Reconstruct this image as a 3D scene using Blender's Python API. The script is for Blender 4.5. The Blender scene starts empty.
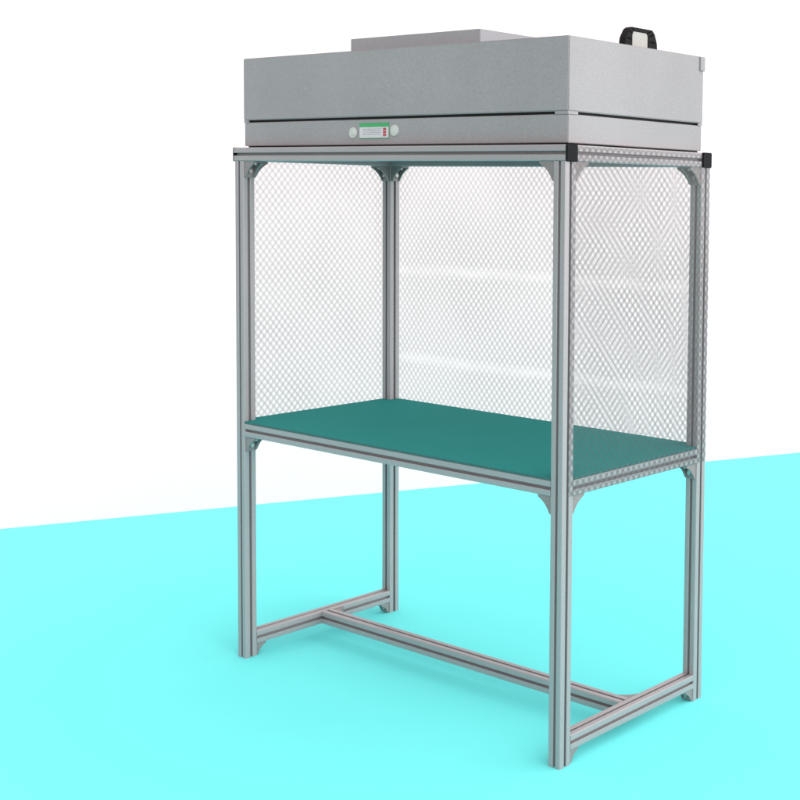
import bpy, bmesh, math
from mathutils import Vector, Matrix
C = bpy.context.scene.collection
U = 0.04                                     # profile side, metres; all lengths below are in profile sides
W, D = 33.16, 15.04
ZB, ZT, ZR = 37.966, 17.18, 0.92             # undersides of top beams, table rails, foot rails
AX, AY = 0.314, 0.555
B0, B1, B2 = 39.065, 40.928, 45.60

# ---------------------------------------------------------------- materials
def mat(name, col, rough=.5, metal=0.0, noise=0.0, nscale=300, bump=0.0, spec=.5, stretch=None):
    m = bpy.data.materials.new(name); m.use_nodes = True
    nt = m.node_tree; b = nt.nodes['Principled BSDF']
    b.inputs['Base Color'].default_value = (*col, 1)
    b.inputs['Roughness'].default_value = rough
    b.inputs['Metallic'].default_value = metal
    b.inputs['Specular IOR Level'].default_value = spec
    if noise or bump:
        tc = nt.nodes.new('ShaderNodeTexCoord'); mp = nt.nodes.new('ShaderNodeMapping')
        nt.links.new(tc.outputs['Object'], mp.inputs[0])
        if stretch: mp.inputs['Scale'].default_value = stretch
        n = nt.nodes.new('ShaderNodeTexNoise'); n.inputs['Scale'].default_value = nscale
        n.inputs['Detail'].default_value = 3
        nt.links.new(mp.outputs[0], n.inputs['Vector'])
        r = nt.nodes.new('ShaderNodeMapRange')
        r.inputs['From Min'].default_value = .25; r.inputs['From Max'].default_value = .75
        r.inputs['To Min'].default_value = 1-noise; r.inputs['To Max'].default_value = 1+noise
        nt.links.new(n.outputs['Fac'], r.inputs['Value'])
        # slow, large-scale drift on top of the fine grain
        n2 = nt.nodes.new('ShaderNodeTexNoise'); n2.inputs['Scale'].default_value = 3.0
        nt.links.new(tc.outputs['Object'], n2.inputs['Vector'])
        r2 = nt.nodes.new('ShaderNodeMapRange')
        r2.inputs['From Min'].default_value = .3; r2.inputs['From Max'].default_value = .7
        r2.inputs['To Min'].default_value = 1-noise*.45; r2.inputs['To Max'].default_value = 1+noise*.45
        nt.links.new(n2.outputs['Fac'], r2.inputs['Value'])
        mu = nt.nodes.new('ShaderNodeMath'); mu.operation = 'MULTIPLY'
        nt.links.new(r.outputs[0], mu.inputs[0]); nt.links.new(r2.outputs[0], mu.inputs[1])
        vm = nt.nodes.new('ShaderNodeVectorMath'); vm.operation = 'SCALE'
        vm.inputs[0].default_value = col
        nt.links.new(mu.outputs[0], vm.inputs['Scale'])
        nt.links.new(vm.outputs[0], b.inputs['Base Color'])
        if bump:
            bp = nt.nodes.new('ShaderNodeBump'); bp.inputs['Strength'].default_value = bump
            bp.inputs['Distance'].default_value = .0005
            nt.links.new(n.outputs['Fac'], bp.inputs['Height'])
            nt.links.new(bp.outputs[0], b.inputs['Normal'])
    return m

M = {}
M['alu'] = mat('anodised_aluminium', (.375, .335, .345), .42, .3, .07, 220, .12)
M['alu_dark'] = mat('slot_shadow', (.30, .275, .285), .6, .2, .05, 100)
M['cast'] = mat('cast_bracket_metal', (.28, .235, .235), .5, .3, .12, 160, .3)
M['bolt'] = mat('bolt_steel', (.42, .40, .39), .3, .8, .05, 100)
M['box'] = mat('powder_coated_steel', (.32, .293, .303), .5, .1, .14, 340, .3)
M['box_top'] = mat('inlet_steel', (.31, .305, .32), .5, .1, .12, 340, .3)
M['seam'] = mat('seam_dark', (.012, .012, .012), .8, 0, .1, 50)
M['black'] = mat('black_plastic', (.008, .0075, .0085), .6, 0, .2, 120, .2, .15)
M['teal'] = mat('teal_rubber', (.023, .225, .21), .75, 0, .05, 60, .15, .03)
M['teal_edge'] = mat('rubber_edge', (.03, .12, .115), .7, 0, .1, 60)
M['green'] = mat('label_green', (.05, .33, .12), .5, 0, .05, 60)
M['paper'] = mat('label_paper', (.62, .56, .58), .5, 0, .03, 60)
M['ink'] = mat('label_ink', (.30, .29, .36), .6, 0, .1, 60)
M['red'] = mat('label_red', (.50, .07, .09), .5, 0, .1, 60)
M['button'] = mat('button_plastic', (.55, .54, .50), .35, 0, .04, 60)
M['pale'] = mat('handle_inset', (.40, .385, .36), .5, 0, .05, 60)
M['cyan'] = mat('cyan_floor', (.19, .84, .84), .9, 0, .006, 4, 0, 0.0)
M['white'] = mat('white_backdrop', (.82, .655, .66), .95, 0, .004, 4, 0, 0.0)

def film_mat(name, haxis):
    """clear PVC sheet with a printed diamond grid; haxis 0: grid runs along X, 1: along Y"""
    m = bpy.data.materials.new(name); m.use_nodes = True
    nt = m.node_tree; nt.nodes.clear(); N = nt.nodes.new; L = nt.links.new
    tc = N('ShaderNodeTexCoord'); sp = N('ShaderNodeSeparateXYZ'); L(tc.outputs['Object'], sp.inputs[0])
    def math_(op, a, b=None, c=None):
        n = N('ShaderNodeMath'); n.operation = op
        for i, v in enumerate((a, b, c)):
            if v is None: continue
            if isinstance(v, (int, float)): n.inputs[i].default_value = v
            else: L(v, n.inputs[i])
        return n.outputs[0]
    # slight waviness of the sheet bends the printed grid
    nz = N('ShaderNodeTexNoise'); nz.inputs['Scale'].default_value = 5; nz.inputs['Detail'].default_value = 1
    L(tc.outputs['Object'], nz.inputs['Vector'])
    wob = math_('MULTIPLY', math_('SUBTRACT', nz.outputs['Fac'], .5), .012)
    h = math_('ADD', math_('MULTIPLY', sp.outputs[haxis], 1/.0222), math_('MULTIPLY', wob, 10))
    v = math_('ADD', math_('MULTIPLY', sp.outputs[2], 1/.0262), math_('MULTIPLY', wob, 10))
    def line(t):
        f = math_('FRACT', t)
        d = math_('ABSOLUTE', math_('SUBTRACT', f, .5))            # 0 centre of cell, .5 on the line
        mr = N('ShaderNodeMapRange'); mr.interpolation_type = 'SMOOTHSTEP'
        L(d, mr.inputs['Value']); mr.inputs['From Min'].default_value = .13; mr.inputs['From Max'].default_value = .45
        return mr.outputs[0]
    l1 = line(math_('ADD', h, v)); l2 = line(math_('SUBTRACT', h, v))
    grid = math_('MAXIMUM', l1, l2)
    cross = math_('MULTIPLY', l1, l2)
    # large soft patches and two creases with painted reflection where the grid washes out
    n2 = N('ShaderNodeTexNoise'); n2.inputs['Scale'].default_value = 2.6; n2.inputs['Detail'].default_value = 2
    L(tc.outputs['Object'], n2.inputs['Vector'])
    fade = N('ShaderNodeMapRange'); L(n2.outputs['Fac'], fade.inputs['Value'])
    fade.inputs['From Min'].default_value = .35; fade.inputs['From Max'].default_value = .68
    fade.inputs['To Min'].default_value = 1.0; fade.inputs['To Max'].default_value = .7
    crease_glare = None
    for z0 in CREASE_GLARES[haxis]:
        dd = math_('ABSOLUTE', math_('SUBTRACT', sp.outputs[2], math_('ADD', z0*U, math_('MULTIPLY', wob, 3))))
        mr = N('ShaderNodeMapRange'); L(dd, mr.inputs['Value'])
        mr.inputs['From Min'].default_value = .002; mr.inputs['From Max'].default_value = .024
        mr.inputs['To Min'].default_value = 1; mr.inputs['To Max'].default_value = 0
        crease_glare = mr.outputs[0] if crease_glare is None else math_('MAXIMUM', crease_glare, mr.outputs[0])
    a = math_('ADD', math_('MULTIPLY', grid, .34), math_('MULTIPLY', cross, .14))
    a = math_('MULTIPLY', a, fade.outputs[0])
    n3 = N('ShaderNodeTexNoise'); n3.inputs['Scale'].default_value = 7
    L(tc.outputs['Object'], n3.inputs['Vector'])
    if crease_glare is not None:
        a = math_('MULTIPLY', a, math_('SUBTRACT', 1.0, math_('MULTIPLY', math_('MULTIPLY', crease_glare, n3.outputs['Fac']), .8)))
    alpha = math_('ADD', a, .02)
    df = N('ShaderNodeBsdfDiffuse'); df.inputs['Color'].default_value = (.135, .11, .12, 1)
    tl = N('ShaderNodeBsdfTranslucent'); tl.inputs['Color'].default_value = (.135, .11, .12, 1)
    mx = N('ShaderNodeMixShader'); mx.inputs[0].default_value = .4; L(df.outputs[0], mx.inputs[1]); L(tl.outputs[0], mx.inputs[2])
    tr = N('ShaderNodeBsdfTransparent')
    ink = N('ShaderNodeMixShader'); L(alpha, ink.inputs[0]); L(tr.outputs[0], ink.inputs[1]); L(mx.outputs[0], ink.inputs[2])
    gl = N('ShaderNodeBsdfGlossy'); gl.inputs['Roughness'].default_value = .12
    fin = N('ShaderNodeMixShader')
    fin.inputs[0].default_value = .035
    L(ink.outputs[0], fin.inputs[1]); L(gl.outputs[0], fin.inputs[2])
    out = N('ShaderNodeOutputMaterial'); L(fin.outputs[0], out.inputs[0])
    return m
CREASE_GLARES = {0: (21.9, 29.4), 1: ()}
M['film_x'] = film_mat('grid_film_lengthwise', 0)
M['film_y'] = film_mat('grid_film_sideways', 1)

# ---------------------------------------------------------------- mesh helpers
def link(name, bm, m, parent=None, smooth=False):
    bmesh.ops.recalc_face_normals(bm, faces=bm.faces[:])
    for v in bm.verts: v.co *= U
    me = bpy.data.meshes.new(name); bm.to_mesh(me); bm.free()
    for mm in (m if isinstance(m, (list, tuple)) else [m]): me.materials.append(M[mm])
    if smooth:
        for p in me.polygons: p.use_smooth = True
    o = bpy.data.objects.new(name, me); C.objects.link(o)
    if parent:
        o.parent = parent
        if parent.type == 'EMPTY': o.location = -parent.location
    return o

def box(bm, x0, x1, y0, y1, z0, z1, bev=0.0, mi=0, seg=2):
    b = bmesh.new()
    bmesh.ops.create_cube(b, size=1)
    for v in b.verts:
        v.co = Vector(((x0+x1)/2+v.co.x*(x1-x0), (y0+y1)/2+v.co.y*(y1-y0), (z0+z1)/2+v.co.z*(z1-z0)))
    if bev: bmesh.ops.bevel(b, geom=b.edges[:], offset=bev, segments=seg, affect='EDGES')
    for f in b.faces: f.material_index = mi
    merge(bm, b)

def merge(bm, b, mx=None):
    if mx is not None: b.transform(mx)
    me = bpy.data.meshes.new('tmp'); b.to_mesh(me); b.free()
    bm.from_mesh(me); bpy.data.meshes.remove(me)

# T-slot profile cross-section (unit square, centred), one quarter turned four times
def profile_loop():
    s, t, dp, r = .105, .23, .10, .07
    q = []
    # side facing +y going from right to left, starting after the (+,+) corner
    for a in (0, 30, 60, 90):
        q.append((.5-r+r*math.cos(math.radians(a)), .5-r+r*math.sin(math.radians(a))))
    q += [(s+.02, .5), (s, .48), (s, .5-dp), (t, .5-dp), (t, .5-dp-.06), (.13, .22), (-.13, .22), (-t, .5-dp-.06),
          (-t, .5-dp), (-s, .5-dp), (-s, .48), (-s-.02, .5)]
    pts = []
    for k in range(4):
        a = k*math.pi/2; c, n = round(math.cos(a)), round(math.sin(a))
        pts += [(x*c-y*n, x*n+y*c) for x, y in q]
    return pts
PROF = profile_loop()
def extrusion(bm, start, end):
    """T-slot bar whose centre line runs from start to end (axis aligned)"""
    s, e = Vector(start), Vector(end); d = (e-s).normalized()
    if abs(d.z) > .5: u, v = Vector((1, 0, 0)), Vector((0, 1, 0))
    elif abs(d.x) > .5: u, v = Vector((0, 1, 0)), Vector((0, 0, 1))
    else: u, v = Vector((1, 0, 0)), Vector((0, 0, 1))
    rings = []
    for c in (s, e): rings.append([bm.verts.new(c+u*a+v*b) for a, b in PROF])
    n = len(PROF)
    for i in range(n):
        f = bm.faces.new((rings[0][i], rings[0][(i+1) % n], rings[1][(i+1) % n], rings[1][i]))
        a, b = PROF[i], PROF[(i+1) % n]
        # the floor of the slot is darker, as in the photo
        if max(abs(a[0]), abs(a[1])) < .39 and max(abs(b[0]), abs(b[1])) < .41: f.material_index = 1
    bm.faces.new(rings[0]); bm.faces.new(rings[1])

def tag(o, label=None, cat=None, group=None, kind=None):
    if label: o['label'] = label
    if cat: o['category'] = cat
    if group: o['group'] = group
    if kind: o['kind'] = kind
    return o

def empty(name, loc):
    o = bpy.data.objects.new(name, None); C.objects.link(o); o.location = Vector(loc)*U; o.empty_display_size = .1
    return o

def bar(name, s, e, parent):
    bm = bmesh.new(); extrusion(bm, s, e)
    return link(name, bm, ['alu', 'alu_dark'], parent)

def bracket(parent, corner, du, dv, size=1.15, width=.84):
    """cast angle bracket: foot plates along du and dv from an inside corner, two curved gussets, two bolts"""
    u, v = Vector(du), Vector(dv); w = u.cross(v)
    c = Vector(corner)
    mx = Matrix(((u.x, v.x, w.x, c.x), (u.y, v.y, w.y, c.y), (u.z, v.z, w.z, c.z), (0, 0, 0, 1)))
    bm = bmesh.new(); b = bmesh.new(); t = .13; hw = width/2
    box(b, .004, size, .004, t, -hw, hw, .02)
    box(b, .004, t, t, size, -hw, hw, .02)
    k = 7
    for z0, z1 in ((-hw+.004, -hw+.12), (hw-.12, hw-.004)):
        loop = [(.01, .01), (size-.02, .01), (size-.02, t)]
        for i in range(k+1):                       # concave hypotenuse
            f = i/k; p0, p1, p2 = (size-.06, t+.05), (size*.40, size*.40), (t+.05, size-.06)
            loop.append(tuple((1-f)**2*p0[j]+2*f*(1-f)*p1[j]+f*f*p2[j] for j in (0, 1)))
        loop += [(t, size-.02), (.01, size-.02)]
        r0 = [b.verts.new((x, y, z0)) for x, y in loop]; r1 = [b.verts.new((x, y, z1)) for x, y in loop]
        for i in range(len(loop)):
            j = (i+1) % len(loop); b.faces.new((r0[i], r0[j], r1[j], r1[i]))
        b.faces.new(r0); b.faces.new(r1)
    merge(bm, b, mx)
    o = link('bracket', bm, 'cast', parent)
    for pos, ax in (((size*.6, t, 0), 'v'), ((t, size*.6, 0), 'u')):
        bb = bmesh.new()
        bmesh.ops.create_cone(bb, cap_ends=True, segments=16, radius1=.19, radius2=.17, depth=.16)
        rot = Matrix.Rotation(math.radians(-90), 4, 'X') if ax == 'v' else Matrix.Rotation(math.radians(90), 4, 'Y')
        off = Vector(pos) + (Vector((0, .08, 0)) if ax == 'v' else Vector((.08, 0, 0)))
        bm = bmesh.new(); merge(bm, bb, mx @ Matrix.Translation(off) @ rot)
        s = link('bolt', bm, 'bolt', None); s.parent = o
    return o

# ---------------------------------------------------------------- the setting
bm = bmesh.new()
# far edge of the floor, measured from the photo, straight from P to Q
P, Q = Vector((-51.81, 7.532, 0)), Vector((-8.999, 96.482, 0))
dr = (Q-P).normalized(); nrm = Vector((dr.y, -dr.x, 0))          # towards the camera
A_, B_, FD = P-dr*75, Q+dr*40, 130
bm.faces.new([bm.verts.new(v) for v in (A_, B_, B_+nrm*FD, A_+nrm*FD)])
tag(link('floor', bm, 'cyan'), kind='structure')
bm = bmesh.new()
o_ = nrm*.0
bm.faces.new([bm.verts.new(v) for v in (A_+o_, B_+o_, B_+o_+Vector((0, 0, 130)), A_+o_+Vector((0, 0, 130)))])
tag(link('backdrop', bm, 'white'), kind='structure')

# ---------------------------------------------------------------- the bench with its frame
bench = empty('cleanroom_bench', (W/2, D/2, 0))
tag(bench, 'tall aluminium profile cleanroom bench with a teal worktop and clear grid film sides', 'workbench')
h = .5
for x in (h, W-h):
    for y in (h, D-h): bar('post', (x, y, 0), (x, y, ZB-.004), bench)
for y in (h, D-h):
    t = bar('top_beam', (-.12, y, ZB+h), (W-.02, y, ZB+h), bench)
    for x0, x1 in ((-.24, -.124), (W-.016, W+.13)):
        bm = bmesh.new(); box(bm, x0, x1, y-.515, y+.515, ZB-.035, ZB+1.02, .045)
        c = link('end_cap', bm, 'black', None); c.parent = t; c.location = (0, 0, 0)
for x in (h, W-h): bar('top_beam', (x, 1.004, ZB+h), (x, D-1.004, ZB+h), bench)
for y in (h, D-h): bar('table_rail', (1.004, y, ZT+h), (W-1.004, y, ZT+h), bench)
for x in (h, W-h):
    bar('table_rail', (x, 1.004, ZT+h), (x, D-1.004, ZT+h), bench)
    bar('foot_rail', (x, 1.004, ZR+h), (x, D-1.004, ZR+h), bench)
SY = D/2
bar('stretcher', (1.004, SY, ZR+h), (W-1.004, SY, ZR+h), bench)
# brackets
for sx, x in ((1, 1.0), (-1, W-1.0)):
    for sy, y in ((1, h), (-1, D-h)):
        bracket(bench, (x, y, ZB), (sx, 0, 0), (0, 0, -1), 1.25)
        bracket(bench, (x, y, ZT), (sx, 0, 0), (0, 0, -1))
for sy, y in ((1, 1.0), (-1, D-1.0)):
    for x in (h, W-h):
        bracket(bench, (x, y, ZB), (0, sy, 0), (0, 0, -1), 1.25)
        bracket(bench, (x, y, ZT), (0, sy, 0), (0, 0, -1))
        bracket(bench, (x, y, ZR), (0, sy, 0), (0, 0, -1), .86)
for sx, x in ((1, 1.0), (-1, W-1.0)):
    bracket(bench, (x, SY+.5, ZR+h), (sx, 0, 0), (0, 1, 0), 1.1)
# worktop, notched round the posts
bm = bmesh.new()
n = 1.02; z0, z1 = ZT+1.003, ZT+1.16
loop = [(n, .0), (W-n, .0), (W-n, n), (W-.05, n), (W-.05, D-n), (W-n, D-n), (W-n, D-.03), (n, D-.03), (n, D-n), (.03, D-n), (.03, n), (n, n)]
r0 = [bm.verts.new((x, y, z0)) for x, y in loop]; r1 = [bm.verts.new((x, y, z1)) for x, y in loop]
for i in range(len(loop)):
    j = (i+1) % len(loop); f = bm.faces.new((r0[i], r0[j], r1[j], r1[i])); f.material_index = 1
bm.faces.new(r0); bm.faces.new(r1)
tag(link('worktop', bm, ['teal', 'teal_edge'], bench), 'teal rubber topped worktop')
# film panels: gently wavy sheets with a little thickness of their own
def film(name, p0, p1, z0, z1, m, amp, nx=60, nz=30, label=None):
    bm = bmesh.new(); a, b = Vector(p0), Vector(p1); d = b-a; nn = Vector((d.y, -d.x, 0)).normalized()
    g = []
    for i in range(nx+1):
        col = []
        for k in range(nz+1):
            s, t = i/nx, k/nz
            env = math.sin(math.pi*s)*math.sin(math.pi*t)
            w = amp*env*(math.sin(s*7+t*4)+.6*math.sin(t*11-s*3))
            p = a+d*s+nn*w; col.append(bm.verts.new((p.x, p.y, z0+(z1-z0)*t)))
        g.append(col)
    for i in range(nx):
        for k in range(nz): bm.faces.new((g[i][k], g[i+1][k], g[i+1][k+1], g[i][k+1]))
    return tag(link(name, bm, m, bench, True), label)
film('film_panel', (W+.03, .52, 0), (W+.03, D-.02, 0), ZT+.02, ZB+.93, 'film_y', .05, label='clear grid film over the right end of the frame')
film('film_panel', (-.03, .3, 0), (-.03, D-.3, 0), ZT+.1, ZB+.6, 'film_y', .08, label='clear grid film over the left end of the frame')
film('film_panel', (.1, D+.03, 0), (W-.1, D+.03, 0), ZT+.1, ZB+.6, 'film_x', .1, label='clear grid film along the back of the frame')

# ---------------------------------------------------------------- fan filter unit on top
ffu = empty('fan_filter_unit', (W/2, D/2, ZB+1))
tag(ffu, 'wide grey steel fan filter unit resting on top of the aluminium frame', 'air filter')
x0, x1, y0, y1 = AX, W-AX, AY, D-AY
bm = bmesh.new(); box(bm, x0+.25, x1-.25, y0+.25, y1-.25, ZB+1.003, B0+.02); link('gasket', bm, 'seam', ffu)
SEAM = .18
bm = bmesh.new()
ins = .06
box(bm, x0+ins, x1-ins, y0+ins, y1-ins, B0+.03, B1-SEAM/2, .04)
low = link('base_section', bm, 'box', ffu)
bm = bmesh.new()
box(bm, x0+.3, x1-.3, y0+.3, y1-.3, B1-SEAM/2+.002, B1+SEAM/2-.002)
link('seam', bm, 'seam', ffu)
for cx, sx, cy, sy, lx, ly in ((x0+ins, 1, y0+ins, 1, .5, .9), (x1-ins, -1, y0+ins, 1, 1.1, .9),
                               (x0+ins, 1, y1-ins, -1, .5, .5), (x1-ins, -1, y1-ins, -1, 1.0, .42)):
    # an L-shaped clip bridges the seam at each corner
    bm = bmesh.new()
    loop = [(0, 0), (lx, 0), (lx, .14), (.14, .14), (.14, ly), (0, ly)]
    rr = [[bm.verts.new((cx+sx*(a-.03), cy+sy*(b-.03), z)) for a, b in loop] for z in (B1-SEAM/2+.001, B1+SEAM/2-.001)]
    for q in range(6): bm.faces.new((rr[0][q], rr[0][(q+1) % 6], rr[1][(q+1) % 6], rr[1][q]))
    bm.faces.new(rr[0]); bm.faces.new(rr[1])
    link('corner_clip', bm, 'box', ffu)
bm = bmesh.new(); box(bm, x0, x1, y0, y1, B1+SEAM/2, B2, .06)
hood = link('hood', bm, 'box', ffu)
# folded edge at the rear corner of the hood
bm = bmesh.new(); box(bm, x1+.002, x1+.10, y1-.5, y1+.05, B2-1.0, B2-.02, .03)
s_ = link('folded_edge', bm, 'box', None); s_.parent = hood
for px, pz in ((7.592, 43.128), (14.94, 42.76), (16.47, 43.05), (18.17, 43.0), (25.26, 43.02)):
    bb = bmesh.new(); bmesh.ops.create_uvsphere(bb, u_segments=12, v_segments=8, radius=.085)
    bm = bmesh.new(); merge(bm, bb, Matrix.Translation((px, y0+.01, pz)) @ Matrix.Diagonal((1, .45, 1, 1)))
    r = link('rivet', bm, 'bolt', None, True); r.parent = hood
# air inlet plenum on the roof of the hood
bm = bmesh.new(); box(bm, 11.0, 23.9, 1.86, 9.5, B2+.003, 46.64, .03)
link('inlet_box', bm, 'box_top', ffu)
# label and its two round buttons on the base section
fy = y0+ins
bm = bmesh.new(); box(bm, 13.48, 16.53, fy-.03, fy-.001, 39.5, 40.6, .01); lab = link('label', bm, 'green', ffu)
bm = bmesh.new(); box(bm, 13.51, 16.50, fy-.045, fy-.031, 39.56, 40.30); s = link('label_field', bm, 'paper', None); s.parent = lab
bm = bmesh.new()
for k, zz in enumerate((40.17, 40.05, 39.93, 39.80)):
    xx = 13.85
    while xx < 15.75 - .12*(k % 2):
        l = .10+.09*((int(xx*37)+k*5) % 3); box(bm, xx, xx+l, fy-.052, fy-.046, zz-.022, zz+.022); xx += l+.06
s = link('label_print', bm, 'ink', None); s.parent = lab
bm = bmesh.new()
for k in range(3): box(bm, 15.97, 16.27, fy-.052, fy-.046, 39.67+k*.2, 39.83+k*.2, .02)
s = link('label_mark', bm, 'red', None); s.parent = lab
for px, pz in ((12.80, 39.93), (17.08, 40.04)):
    bm = bmesh.new()
    for r_, d0, d1 in ((.39, 0, .08), (.22, .08, .11)):
        bb = bmesh.new(); bmesh.ops.create_cone(bb, cap_ends=True, segments=32, radius1=r_, radius2=r_*.93, depth=d1-d0)
        merge(bm, bb, Matrix.Translation((px, fy-(d0+d1)/2-.001, pz)) @ Matrix.Rotation(math.radians(90), 4, 'X'))
    link('button', bm, 'button', ffu)
# black carry handle on the right edge of the roof
hx = 31.96
bm = bmesh.new()
outer = [(6.65, 45.603), (6.75, 46.2), (7.1, 46.75), (7.4, 46.92), (9.6, 46.92), (9.85, 46.7), (10.1, 46.1), (10.15, 45.603)]
inner = [(7.5, 45.603), (7.5, 46.1), (7.5, 46.4), (7.62, 46.64), (9.0, 46.64), (9.12, 46.4), (9.12, 46.1), (9.12, 45.603)]
ra, rb = [], []
for xx in (hx-.32, hx+.2):
    ra.append([bm.verts.new((xx, y, z)) for y, z in outer]); rb.append([bm.verts.new((xx, y, z)) for y, z in inner])
n = len(outer)
for i in range(n-1):
    for s_ in (0, 1): bm.faces.new((ra[s_][i], ra[s_][i+1], rb[s_][i+1], rb[s_][i]))
    bm.faces.new((ra[0][i], ra[0][i+1], ra[1][i+1], ra[1][i])); bm.faces.new((rb[0][i], rb[0][i+1], rb[1][i+1], rb[1][i]))
for i in (0, n-1): bm.faces.new((ra[0][i], ra[1][i], rb[1][i], rb[0][i]))
bmesh.ops.bevel(bm, geom=bm.edges[:], offset=.04, segments=2, affect='EDGES')
han = link('handle', bm, 'black', ffu)
bm = bmesh.new(); box(bm, hx+.06, hx+.16, 7.51, 9.11, 45.603, 46.65, .01)
s = link('handle_inset', bm, 'pale', None); s.parent = han

# ---------------------------------------------------------------- light: a large bright studio surround, stronger from the right
w = bpy.data.worlds.new('World'); bpy.context.scene.world = w; w.use_nodes = True
nt = w.node_tree; bg = nt.nodes['Background']
tc = nt.nodes.new('ShaderNodeTexCoord'); dt = nt.nodes.new('ShaderNodeVectorMath'); dt.operation = 'DOT_PRODUCT'
nt.links.new(tc.outputs['Generated'], dt.inputs[0]); dt.inputs[1].default_value = Vector((1, 0.0, .12)).normalized()
mx = nt.nodes.new('ShaderNodeMath'); mx.operation = 'MAXIMUM'; mx.inputs[1].default_value = 0
nt.links.new(dt.outputs['Value'], mx.inputs[0])
ma = nt.nodes.new('ShaderNodeMath'); ma.operation = 'MULTIPLY_ADD'
ma.inputs[1].default_value = 2.5; ma.inputs[2].default_value = .72
sz = nt.nodes.new('ShaderNodeSeparateXYZ'); nt.links.new(tc.outputs['Generated'], sz.inputs[0])
dn = nt.nodes.new('ShaderNodeMapRange')                # below the horizon the surround is dimmer
dn.inputs['From Min'].default_value = -.06; dn.inputs['From Max'].default_value = 0
dn.inputs['To Min'].default_value = .40; dn.inputs['To Max'].default_value = 1.0
nt.links.new(sz.outputs['Z'], dn.inputs['Value'])
mm = nt.nodes.new('ShaderNodeMath'); mm.operation = 'MULTIPLY'
nt.links.new(mx.outputs[0], ma.inputs[0]); nt.links.new(ma.outputs[0], mm.inputs[0]); nt.links.new(dn.outputs[0], mm.inputs[1])
nt.links.new(mm.outputs[0], bg.inputs['Strength'])
bg.inputs['Color'].default_value = (1, 1, 1, 1)

# ---------------------------------------------------------------- camera (solved from the photo)
y_, p_, r_ = (math.radians(a) for a in (34.84393, -3.71101, 1.0271))
fw = Vector((-math.sin(y_)*math.cos(p_), math.cos(y_)*math.cos(p_), math.sin(p_)))
rt = Vector((math.cos(y_), math.sin(y_), 0)); up = rt.cross(fw)
rt2 = rt*math.cos(r_)+up*math.sin(r_); up2 = -rt*math.sin(r_)+up*math.cos(r_)
cd = bpy.data.cameras.new('camera'); cam = bpy.data.objects.new('camera', cd); C.objects.link(cam)
m = Matrix((rt2, up2, -fw)).transposed().to_4x4(); m.translation = Vector((86.91841, -59.69998, 36.05563))*U
cam.matrix_world = m
cd.sensor_width = 36; cd.lens = 1309.90953/800*36
cd.shift_x = (400-728.60739)/800; cd.shift_y = (280.228-400)/800
cd.clip_start = .05; cd.clip_end = 500
sc = bpy.context.scene; sc.camera = cam
sc.view_settings.view_transform = 'Standard'; sc.view_settings.look = 'None'; sc.view_settings.exposure = 0
sc.cycles.transparent_max_bounces = 24
